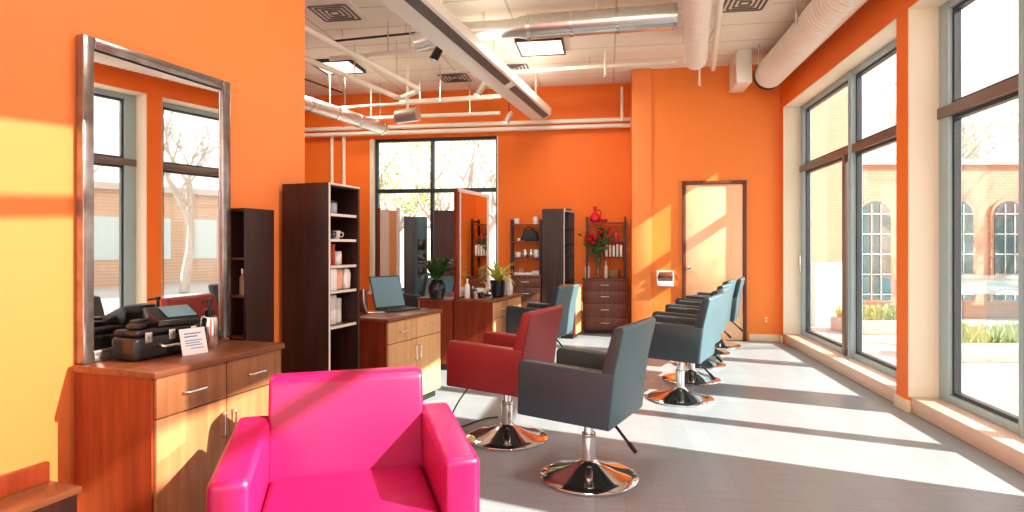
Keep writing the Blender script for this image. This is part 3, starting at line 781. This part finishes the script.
# left ladder shelf
cup('coffee_cup', 'white cup at the left on top of the left ladder shelf', onR(517, SH_L[0]), .05, .10, M_porc, 'things on the left ladder shelf', rot=1)
jar('white_jar', 'white jar at the right on top of the left ladder shelf', onR(535.5, SH_L[0]), .045, .13, M_porc, 'things on the left ladder shelf')
t = thing('handbag', 'black bag on the second shelf of the left ladder shelf', 'bag', onR(529, SH_L[1]), RROT)
MB().prism([(-.16, 0), (.16, 0), (.13, .15), (.04, .20), (-.08, .17)], -.08, .08, 'y', r=.025, seg=3).build('body', M_blackm, t, 50)
MB().tube(fillet([(-.08, -.05, .15), (-.05, -.05, .235), (.06, -.05, .235), (.08, -.05, .15)], .04), .008, 8).build('strap', M_black, t)
block('shoe_box', 'pale flat box left of the black bag on the left ladder shelf', 'box', onR(521.5, SH_L[1]), RROT, .12, .14, .05, M_edge)
for k, px in enumerate((518, 525, 531, 536.5)):
    jar('tin', ('first', 'second', 'third', 'fourth')[k] + ' tin from the left on the third shelf of the left ladder shelf', onR(px, SH_L[2]), .045, .13 if k != 0 else .09, M_steel if k in (1, 2) else M_porc, 'tins on the left ladder shelf')
block('paper_stack', 'flat stack of white paper on the dresser under the left ladder shelf', 'paper', onR(524, .92), RROT, .30, .16, .04, M_paper)
block('flat_box', 'cream box right of the paper stack under the left ladder shelf', 'box', onR(536, .92), RROT, .12, .14, .07, M_edge)
block('small_box', 'small tan box standing on the paper stack', 'box', onR(521, .96), RROT, .10, .08, .07, M_kraft)

# towel holder on the bright wall, outlet
xh = xr(665, YB - .05)
t = rthing('towel_dispenser', 'small wall bracket holding a brown roll above a white tray', 'dispenser', xh, YB - .001)
MB().box(-.12, .12, -.15, 0, .80, .87, .008).build('tray', M_porc, t)
MB().lathe([(.052, -.10), (.055, -.095), (.055, .095), (.052, .10)], 20, M=Matrix.Translation((0, -.075, .955)) @ Matrix.Rotation(R(90), 4, 'Y')).build('roll', M_brown, t)
MB().box(-.125, -.108, -.10, 0, .87, 1.03, .004).box(.108, .125, -.10, 0, .87, 1.03, .004).box(-.108, .108, -.012, 0, .87, 1.03).build('bracket', M_porc, t)
MB().tube([(.125, -.075, .955), (.17, -.075, .955), (.17, -.075, .90)], .007, 8).build('crank', M_dark, t)
xo = xr(766, YB)
t = rthing('power_outlet', 'small orange wall outlet low on the wall right of the door', 'outlet', xo, YB - .0005)
MB().box(-.035, .035, -.008, 0, .26, .37, .003).build('plate', M_orange_l, t)
MB().box(-.016, .016, -.010, -.008, .28, .305).box(-.016, .016, -.010, -.008, .325, .35).build('socket', M_base, t)

# ------------------------------------------------------------------ ceiling services
def spiral(p0, p1, r, ring=.06, amp=.004, seg=28):
    p0, p1 = Vector(p0), Vector(p1); L = (p1 - p0).length; n = max(4, int(L / ring))
    pts, rad = [], []
    for k in range(n + 1):
        for du, rr in ((0, r + amp), (.06, r + amp), (.10, r), (.96, r)):
            u = (k + du) / n
            if u <= 1: pts.append(p0.lerp(p1, u)); rad.append(rr)
    return MB().tube(pts, rad, seg)
def strap(o, p, r, d):
    """hanger strap from the ceiling round a duct"""
    mb = MB().box(p.x - r - .008, p.x - r + .0, p.y - .02, p.y + .02, p.z, CEIL).box(p.x + r, p.x + r + .008, p.y - .02, p.y + .02, p.z, CEIL)
    return mb.build('hanger', M_steel, o)
# D1 silver duct across
a, b = at(452, 31, 6.95), at(677, 16.5, 6.45)
a.z = b.z = 3.87
t = MB().tube([a, a.lerp(b, .30), a.lerp(b, .36), b], [.105, .105, .135, .135], 28).build('silver_duct', M_duct)
tag(t, 'shiny galvanised duct hanging crosswise below the ceiling tiles', 'duct', 'ceiling ducts')
for u in (.36, .55, .75, .99):
    c = a.lerp(b, u); dd = (b - a).normalized()
    MB().tube([c - dd * .02, c + dd * .02], .141, 28).build('joint_band', M_steel, t)
for u in (.15, .66):
    c = a.lerp(b, u); MB().tube([c + Vector((0, 0, .12)), Vector((c.x, c.y, CEIL))], .012, 8).build('hanger', M_pipe, t)
# D2 spiral white, running away
a, b = at(699, -60, 4.75), at(695.5, 58, 7.7); a.z = b.z = 3.80
o = spiral(a, b, .14).build('spiral_duct', M_ductw); tag(o, 'white ribbed duct running straight back from the top edge, right of the silver duct', 'duct', 'ceiling ducts')
for u in (.3, .8):
    strap(o, a.lerp(b, u), .145, None)
# D3 big duct along the right wall
a, b = rf(-.32, 1.5, 3.76), rf(-.30, 8.35, 3.76)
o = spiral(a, b, .19, .075, .005, 32).build('spiral_duct', M_ductw); tag(o, 'fat white ribbed duct along the top of the window wall', 'duct', 'ceiling ducts')
MB().tube([b - RY * .05, b + RY * .03], .20, 32).build('end_collar', M_dark, o)
MB().tube([b + RY * .0, b + RY * .035], .185, 32).build('end_cap', M_ductw, o)
for y in (4.2, 6.4, 8.0):
    c = rf(-.32, y, 3.76); strap(o, c, .195, None)
t = rthing('plenum_box', 'cream metal box hanging beside the end of the fat duct in the back corner', 'box', -.62, 8.15)
MB().box(-.14, .06, 0, .55, 3.62, CEIL - .002, .01).build('casing', M_ductw, t)
MB().box(-.15, -.14, .04, .10, 3.64, 4.0).box(-.15, -.14, .45, .51, 3.64, 4.0).build('flange', M_steel, t)
# D4 left grey duct
a, b = at(285, 94, 7.9), at(383, 131, 10.0); a.z = b.z = 3.36
o = MB().tube([a, b], .105, 24).build('silver_duct', M_duct); tag(o, 'grey duct running back on the left beyond the wall corner', 'duct', 'ceiling ducts')
for u in (.2, .45, .7, .98):
    c = a.lerp(b, u); dd = (b - a).normalized(); MB().tube([c - dd * .02, c + dd * .02], .111, 24).build('joint_band', M_steel, o)
for u in (.4, .85):
    c = a.lerp(b, u); MB().tube([c + Vector((0, 0, .1)), Vector((c.x, c.y, CEIL))], .01, 8).build('hanger', M_pipe, o)
# short duct piece and flex near the back
a, b = at(397, 117, 8.8), at(418, 114, 8.7)
o = MB().tube([a, b], .10, 20).build('silver_duct', M_duct); tag(o, 'short stub of silver duct near the back wall above the left window', 'duct', 'ceiling ducts')
MB().tube([a.lerp(b, .5) + Vector((0, 0, .08)), Vector((a.lerp(b, .5).x, a.lerp(b, .5).y, CEIL))], .02, 8).build('hanger', M_pipe, o)
a, b = at(414, 43, 6.3), at(432, 38, 6.3)
o = MB().tube([a, b], .09, 20).build('silver_duct', M_duct); tag(o, 'short stub of silver duct left of the long white beam', 'duct', 'ceiling ducts')
a2 = a.lerp(b, .5); MB().tube([a2 + Vector((0, 0, .07)), Vector((a2.x, a2.y, CEIL))], .015, 8).build('hanger', M_pipe, o)
# long white air beam
bl = gp(533, 121, 3.5) if False else None
def hp(px, py, h): return gp(px, py, h)
HB = 3.45
a0, b0 = hp(352, -20, HB), hp(532, 120, HB)
dirb = (b0 - a0).normalized(); rb = math.atan2(dirb.y, dirb.x)
t = thing('linear_diffuser', 'long white ceiling beam with a dark slot running back over the room', 'diffuser', a0, rb)
Lb = (b0 - a0).length
MB().prism([(0, 0), (-.20, 0), (-.32, .06), (-.32, .17), (0, .17)], 0, Lb, 'x').build('housing', M_white, t)
MB().prism([(-.206, .003), (-.290, .045), (-.296, .040), (-.212, -.004)], .05, Lb * .60, 'x').build('slot', M_slot, t)
MB().prism([(-.206, .003), (-.290, .045), (-.296, .040), (-.212, -.004)], Lb * .64, Lb - .08, 'x').build('slot', M_slot, t)
for u in (.25, .55, .93):
    MB().tube([(Lb * u, -.16, .17), (Lb * u, -.16, CEIL - HB)], .014, 8).build('hanger', M_pipe, t)
# pipes
def pipe(label, pts, r, name='ceiling_pipe', group='white ceiling pipes', hang=(), mat=None, fil=.12, cat='pipe'):
    o = MB().tube(fillet(pts, fil, 5), r, 12).build(name, mat or M_pipe)
    tag(o, label, cat, group)
    for h in hang:
        h = Vector(h); MB().tube([h, Vector((h.x, h.y, CEIL))], .008, 6).build('hanger_rod', M_steel, o)
    return o
p1, p2, p3, p4 = gp(296, 24, 3.6), gp(420, 90, 3.6), gp(400, 98.5, 3.6), gp(296, 55, 3.6)
pipe('pair of white pipes joined by a bend at upper left', [p1, p2, p2.lerp(p3, .5) + Vector((.1, .2, 0)), p3, p4] if False else [p1, p2, p3, p4], .036, hang=(p1.lerp(p2, .75), p4.lerp(p3, .5)), fil=.14)
zq = zb(121, 9.7)
for k, (py, l) in enumerate(((119.5, 'upper of the two white pipes running along the back wall'), (125.5, 'lower of the two white pipes running along the back wall'))):
    z = CAM_H + (VPY - py + 0) / F * 9.75
    o = pipe(l, [rf(-8.5, YBL - .14, z), rf(XS - .0, YBL - .14, z)], .036, fil=0)
    for x in (-7.6, -5.5, -3.6): MB().tube([rf(x, YBL - .14, z), rf(x, YBL, z)], .02, 8).build('bracket', M_steel, o)
pipe('thin white pipe under the tiles between the silver duct and the back wall', [hp(505, 72.5, 3.93), hp(676, 61.5, 3.93)], .028, fil=0, hang=(hp(590, 67, 3.93),))
pipe('thin white pipe crossing left of the long white beam', [hp(330, 59, 3.7), hp(446, 47, 3.7)], .03, fil=0, hang=(hp(388, 53, 3.7), hp(410, 50.7, 3.7)))
pipe('white pipe high across the back, just left of the orange wall', [hp(400, 102, 3.62), hp(516, 95, 3.62)], .03, fil=0, hang=(hp(420, 100.8, 3.62), hp(500, 96, 3.62)))
pipe('white pipe above the back window, below the high one', [hp(335, 108, 3.5), hp(500, 97.5, 3.55)], .022, fil=0, hang=(hp(345, 107.4, 3.51), hp(440, 101.3, 3.53)))
pipe('long white pipe in front of the back window head', [hp(345, 119, 3.5), hp(500, 113, 3.5)], .03, fil=0, hang=(hp(380, 117.6, 3.5), hp(470, 114.1, 3.5)))
pipe('white conduit beside the ribbed duct near the bright wall', [hp(722, -15, 3.9), hp(713, 69, 3.9)], .035, fil=0, hang=(hp(716, 40, 3.9),))
pipe('white vertical pipe against the recess wall at the corner of the bright wall', [at(622, 87, 9.6) , at(622, 121, 9.6)], .026, fil=0)
for px, l in ((332, 'left one of the two upright white conduits behind the tall bookcase'), (344, 'right one of the two upright white conduits behind the tall bookcase')):
    x = xr(px, YBL - .05)
    pipe(l, [rf(x, YBL - .05, 0), rf(x, YBL - .05, 3.36)], .03, fil=0)
# thin dark rails under the tiles
for (q0, q1, l) in ((hp(330, 41.5, 3.95), hp(415, 33, 3.95), 'thin dark rail under the ceiling left of the long beam'), (hp(296, 76, 3.95), hp(342, 92.5, 3.95), 'thin dark rail under the ceiling near the corner of the left wall')):
    o = pipe(l, [q0, q1], .014, 'ceiling_rail', 'dark ceiling rails', hang=(q0.lerp(q1, .9), q0.lerp(q1, .15)), mat=M_dark, fil=0, cat='rail')
# sprinklers
for (px, py0, py1, Y, l) in ((699.5, 62, 87, 8.1, 'sprinkler drop in front of the bright wall below the ribbed duct end'), (605, 32, 77, 8.2, 'sprinkler drop hanging from the tiles left of the ribbed duct')):
    tp = at(px, py0, Y); bt = at(px, py1, Y)
    t = thing('sprinkler', l, 'sprinkler', bt, 0, 'sprinklers')
    MB().tube([(0, 0, .02), (0, 0, CEIL - bt.z)], .014, 8).build('drop_pipe', M_pipe, t)
    MB().lathe([(.012, .03), (.018, .02), (.012, .006), (.034, .002), (.034, -.002)], 14).build('head', M_steel, t)
# track spots
def spot_head(label, px, py, Y, rz, mat):
    c = at(px, py, Y)
    t = thing('spotlight', label, 'spotlight', c, rz, 'ceiling spotlights')
    MB().tube([(0, 0, .06), (0, 0, CEIL - c.z)], .008, 8).build('stem', M_dark, t)
    MB().tube([(-.05, 0, -.09), (-.045, 0, -.075), (.03, 0, .06), (.035, 0, .07)], [.052, .05, .042, .03], 16).build('head', mat, t)
spot_head('black spotlight hanging left of the long white beam', 438, 52, 6.6, 0, M_black)
spot_head('silver spotlight hanging under the far end of the long white beam', 481, 89, 8.0, .3, M_steel)
spot_head('small silver spotlight near the orange recess wall at the beam end', 509, 117, 9.2, .3, M_steel)
# ceiling light panels
def panel(label, x, y, sx, sy):
    t = thing('ceiling_light', label, 'ceiling light', rf(x, y, CEIL), RROT, 'square ceiling lights')
    k = .025
    MB().box(-sx / 2, -sx / 2 + k, -sy / 2, sy / 2, -.05, 0).box(sx / 2 - k, sx / 2, -sy / 2, sy / 2, -.05, 0).box(-sx / 2 + k, sx / 2 - k, -sy / 2, -sy / 2 + k, -.05, 0).box(-sx / 2 + k, sx / 2 - k, sy / 2 - k, sy / 2, -.05, 0).build('frame', M_dark, t)
    MB().box(-sx / 2 + k, sx / 2 - k, -sy / 2 + k, sy / 2 - k, -.04, -.03).build('diffuser', M_panel, t)
for (px, py, l) in ((338, 65, 'ceiling light panel at the left, behind the pair of joined pipes'), (541, 45, 'ceiling light panel just behind the silver duct'), (438, 100, 'far ceiling light panel near the back window')):
    x, y = inv_rf(gp(px, py, CEIL)); panel(l, x, y, .62, .62)
x, y = inv_rf(Vector((.4, 3.0, CEIL))); panel('ceiling light panel out above the front slate chair', x, y, .62, .62)
def vent(label, px, py, sx=.6, sy=.6):
    x, y = inv_rf(gp(px, py, CEIL))
    t = thing('ceiling_vent', label, 'vent', rf(x, y, CEIL), RROT, 'ceiling vents')
    MB().box(-sx / 2, sx / 2, -sy / 2, sy / 2, -.012, 0).build('plate', M_white, t)
    g = MB()
    for k in range(4):
        a = sx * (.36 - .09 * k); q = .013; g.box(-a, a, -a - q, -a + q, -.02, -.012).box(-a, a, a - q, a + q, -.02, -.012).box(-a - q, -a + q, -a, a, -.02, -.012).box(a - q, a + q, -a, a, -.02, -.012)
    g.build('louvre', M_slot, t)
vent('square ceiling vent at the top left above the pair of pipes', 335, 12)
vent('square ceiling vent over the recess, left of the beam end', 455, 77)
vent('square ceiling vent right of the beam beneath the silver duct', 514, 68)
vent('square ceiling vent at the top right between the two white ducts', 745, 2)

# ------------------------------------------------------------------ outdoors
o = MB().box(-60, 60, -30, 80, -.35, -.12).build('ground', M_conc); o['kind'] = 'structure'
# brick building with arched windows seen through the right windows
FY = 12.6
def fx(px): return (px - 512) / F * FY
def fz(py): return CAM_H + (VPY - py) / F * FY
t = thing('brick_building', 'peach brick building with arched windows across the yard', 'building', (fx(950), FY, -.12))
ox = fx(950)
hr = fz(165) + .12
MB().box(fx(853) - ox, fx(1180) - ox, 0, 4, 0, hr).build('wall', M_brick, t)
MB().box(fx(853) - ox - .05, fx(1180) - ox, -.08, 4, hr, hr + .12).build('coping', M_coping, t)
hb = fz(60) + .12
MB().box(fx(790) - ox, fx(853) - ox, -.25, 4, 0, hb).build('pier', M_brick2, t)
wa = .62
for px in (874, 956, 1007, 1058):
    xc = fx(px) - ox; zs = fz(216) + .12
    pts = [(xc - wa / 2 - .07, .35)] + [(xc - (wa / 2 + .07) * math.cos(k * PI / 12), zs + (wa / 2 + .07) * math.sin(k * PI / 12)) for k in range(13)] + [(xc + wa / 2 + .07, .35)]
    s = MB().prism(pts, -.05, .0, 'y').build('arch_surround', M_brick, t)
    pts = [(xc - wa / 2, .4)] + [(xc - (wa / 2) * math.cos(k * PI / 12), zs + (wa / 2) * math.sin(k * PI / 12)) for k in range(13)] + [(xc + wa / 2, .4)]
    wn = MB().prism(pts, -.07, -.05, 'y').build('window', M_teal_win, t)
    g = MB()
    for q in (-.1, .1): g.box(xc + q - .008, xc + q + .008, -.085, -.07, .4, zs + .25)
    for k in range(5): g.box(xc - wa / 2, xc + wa / 2, -.085, -.07, .5 + k * .42, .518 + k * .42)
    g.build('glazing_bars', M_bldg, wn)
for zz in (fz(292), fz(278)):
    MB().box(fx(925) - ox, fx(1180) - ox, -.5, -.42, zz + .12, zz + .20).build('rail', M_coping, t)
MB().box(fx(925) - ox, fx(1180) - ox, -.48, -.44, fz(292) + .2, fz(278) + .12).build('rail_panel', M_bglass, t)
o = block('garden_wall', 'low white yard wall outside the far window', 'wall', Vector((6.02, FY - 1.2, -.12)), 0, .62, .2, 1.2, M_bldg)
# white block far away
t = thing('white_building', 'white modern block with bluish windows beyond the brick building', 'building', (at(1010, 0, 34).x, 34, -.12))
hz = at(0, 122, 34).z
MB().box(-1.6, 6, 0, 6, 0, hz).build('wall', M_bldg, t)
MB().box(-2.0, 6, -.4, 6, hz, hz + .35).build('roof', M_bldg, t)
for z in (hz - 1.7, hz - 3.6):
    MB().box(-1.2, 5.8, -.05, 0, z, z + 1.1).build('window', M_bglass, t)
# planter with hedge
pl = gp(985, 372, -.12)
def planter(label, loc, L, rot):
    t = thing('planter', label, 'planter', loc, rot, 'yard planters')
    MB().box(-L / 2, L / 2, -.35, .35, 0, .24, .02).build('curb', M_coping, t)
    rnd = random.Random(L); g = MB()
    for k in range(1600):
        c = Vector((rnd.uniform(-L / 2 + .08, L / 2 - .08), rnd.uniform(-.28, .28), .22)); h = rnd.uniform(.08, .30)
        d = Vector((rnd.uniform(-.5, .5), rnd.uniform(-.5, .5), 1)).normalized(); sd = Vector((rnd.uniform(-1, 1), rnd.uniform(-1, 1), 0)).normalized() * .016
        g.face((c, c + d * h * .6 + sd, c + d * h, c + d * h * .6 - sd))
    g.build('shrubs', M_tleaf, t, 0)
planter('stone planter with low green shrubs outside the near window', Vector((6.9, 8.15, -.12)), 2.6, 0)
planter('stone planter with low green shrubs outside the far window', Vector((6.6, 10.6, -.12)), 1.6, 0)
# trees
def tree(label, loc, seed, h, spread, leaves, lean=(0, 0), r0=.14, leafmat=None):
    rnd = random.Random(seed); mb = MB(); lv = MB(); tips = []
    def grow(p, d, L, r, lvl):
        n = 5; pts = [p]; rad = [r]; dd = d.copy()
        for k in range(n):
            dd = (dd + Vector((rnd.uniform(-.18, .18), rnd.uniform(-.18, .18), rnd.uniform(-.06, .16)))).normalized()
            pts.append(pts[-1] + dd * L / n); rad.append(r * (1 - .5 * (k + 1) / n))
        mb.tube(pts, rad, 7 if lvl < 2 else 4)
        if lvl >= 4: tips.extend(pts[2:]); return
        for k in range(rnd.choice((3, 4)) if lvl else 4):
            j = rnd.randint(2, n)
            a = rnd.uniform(0, 2 * PI); q = Vector((math.cos(a), math.sin(a), rnd.uniform(-.1, .7))).normalized()
            grow(pts[j], (dd * .8 + q * spread).normalized(), L * rnd.uniform(.55, .78), rad[j] * .75, lvl + 1)
    grow(Vector((0, 0, 0)), Vector((lean[0], lean[1], 1)).normalized(), h * .42, r0, 0)
    t = thing('tree', label, 'tree', loc, 0, 'trees outdoors')
    mb.build('branches', M_bark, t, 60)
    if leaves:
        for c in tips:
            for q in range(leaves):
                p = c + Vector((rnd.gauss(0, .16), rnd.gauss(0, .16), rnd.gauss(0, .14)))
                d = Vector((rnd.uniform(-1, 1), rnd.uniform(-1, 1), rnd.uniform(-1, 1))).normalized(); sd = d.orthogonal().normalized()
                s = rnd.uniform(.035, .075)
                lv.face((p, p + d * s + sd * s * .5, p + d * s * 2, p + d * s - sd * s * .5))
        lv.build('foliage', leafmat or M_tleaf, t, 0)
    return t
tree('bare pale tree leaning outside the right half of the back window', Vector((at(502, 0, 15).x, 15, -.12)), 4, 6.5, .8, 0, (-.25, 0), .20)
tree('yellow-green leafy tree outside the left half of the back window', Vector((at(385, 0, 16.5).x, 16.5, -.12)), 9, 6.0, .9, 4, (.1, 0), .10)
tree('bare tree behind the brick building', Vector((at(975, 0, 22).x, 22, -.12)), 12, 9, .8, 0, (0, 0), .18)
tree('bare tree seen in the far window above the brick wall', Vector((at(885, 0, 20).x, 20, -.12)), 15, 8, .8, 1, (0, 0), .15)
# pale house beyond the back window
t = thing('pale_house', 'pale low building far beyond the back window', 'building', (at(400, 0, 24).x, 24, -.12))
MB().box(-4, 6, 0, 4, 0, 3.4).build('wall', M_bldg, t)
MB().box(-4.2, 6.2, -.2, 4, 3.4, 3.6).build('roof', M_coping, t)
for x in (-2.5, -.4, 1.7, 3.8): MB().box(x, x + 1.1, -.03, 0, .9, 2.6).build('window', M_bglass, t)

# terrace opposite the windows, seen in the big mirror
t = thing('pale_terrace', 'pale terrace building opposite the window wall, seen only in the big mirror', 'building', (20, 5, -.12))
MB().box(0, 5, -2, 14, 0, 3.6).build('wall', M_brick2, t)
MB().box(-.2, 5, -2.2, 14.2, 3.6, 3.85).build('roof', M_coping, t)
for k in range(8):
    MB().box(-.04, 0, -1.2 + k * 1.8, -.1 + k * 1.8, 1.0, 2.6).build('window', M_bglass, t)
tree('bare tree opposite the window wall, seen only in the big mirror', Vector((13, 6.4, -.12)), 21, 8.5, .8, 0, (0, 0), .16)
tree('bare tree in front of the pale terrace, seen only in the big mirror', Vector((15, 10.5, -.12)), 23, 8.5, .8, 0, (0, 0), .16)
# ------------------------------------------------------------------ light
wd = bpy.data.worlds.new('sky'); scene.world = wd; wd.use_nodes = True
nt = wd.node_tree; bg = nt.nodes['Background']
bg.inputs['Color'].default_value = (1.0, .985, .95, 1); bg.inputs['Strength'].default_value = 1.8
hx, hy = -.905, .425
tanel = .653
sd = Vector((hx, hy, -tanel)).normalized()
L = bpy.data.lights.new('sun', 'SUN'); L.energy = 15.5; L.angle = R(.6); L.color = (1, .93, .80)
o = bpy.data.objects.new('sun', L); COL.objects.link(o); o.rotation_euler = sd.to_track_quat('-Z', 'Y').to_euler(); o.location = (12, -4, 9)
# added spot through the unseen front window, throws the left-wall light patches
src = Vector((17.3, -1.25, 8.8)); tgt = Vector((-2.05, 2.45, 1.2))
L = bpy.data.lights.new('wall_patch_spot', 'SPOT'); L.energy = 34000; L.spot_size = R(7); L.spot_blend = .2; L.shadow_soft_size = .06; L.color = (1, .86, .70)
o = bpy.data.objects.new('wall_patch_spot', L); COL.objects.link(o); o.location = src; o.rotation_euler = (tgt - src).to_track_quat('-Z', 'Y').to_euler()
# soft room fill from behind the camera
L = bpy.data.lights.new('room_fill', 'AREA'); L.energy = 60; L.shape = 'RECTANGLE'; L.size = 4; L.size_y = 2.5; L.color = (1, .93, .84)
o = bpy.data.objects.new('room_fill', L); COL.objects.link(o); o.location = (0, -2.5, 3.4); o.rotation_euler = (Vector((0, 6, .8)) - Vector((0, -2.5, 3.4))).to_track_quat('-Z', 'Y').to_euler()

# fill added above the beam to brighten the ceiling, and lamps of the ceiling panels
def area(name, loc, tgt, sx, sy, e, col=(1, .9, .78)):
    L = bpy.data.lights.new(name, 'AREA'); L.energy = e; L.shape = 'RECTANGLE'; L.size = sx; L.size_y = sy; L.color = col
    o = bpy.data.objects.new(name, L); COL.objects.link(o); o.location = loc
    o.rotation_euler = (Vector(tgt) - Vector(loc)).to_track_quat('-Z', 'Y').to_euler(); return o
for u in (.15, .5, .85):
    c = a0.lerp(b0, u) + Vector((.15, -.05, .22)); area('ceiling_fill', c, c + Vector((0, .01, 1)), .3, 1.5, 2.5)
for p_ in (gp(338, 65, CEIL), gp(541, 45, CEIL), gp(438, 100, CEIL), Vector((.4, 3.0, CEIL))):
    c = Vector((p_.x, p_.y, CEIL - .06)); area('panel_lamp', c, c - Vector((0, .01, 1)), .6, .6, 40)

# ------------------------------------------------------------------ camera
cd = bpy.data.cameras.new('camera'); cd.sensor_width = 36; cd.lens = F / 1024 * 36; cd.shift_y = -10 / 1024
cam = bpy.data.objects.new('camera', cd); COL.objects.link(cam); cam.location = (0, 0, CAM_H); cam.rotation_euler = (R(90), 0, 0)
cd.clip_start = .05
scene.camera = cam
scene.view_settings.view_transform = 'Standard'
scene.view_settings.look = 'None'
scene.view_settings.exposure = 0.3
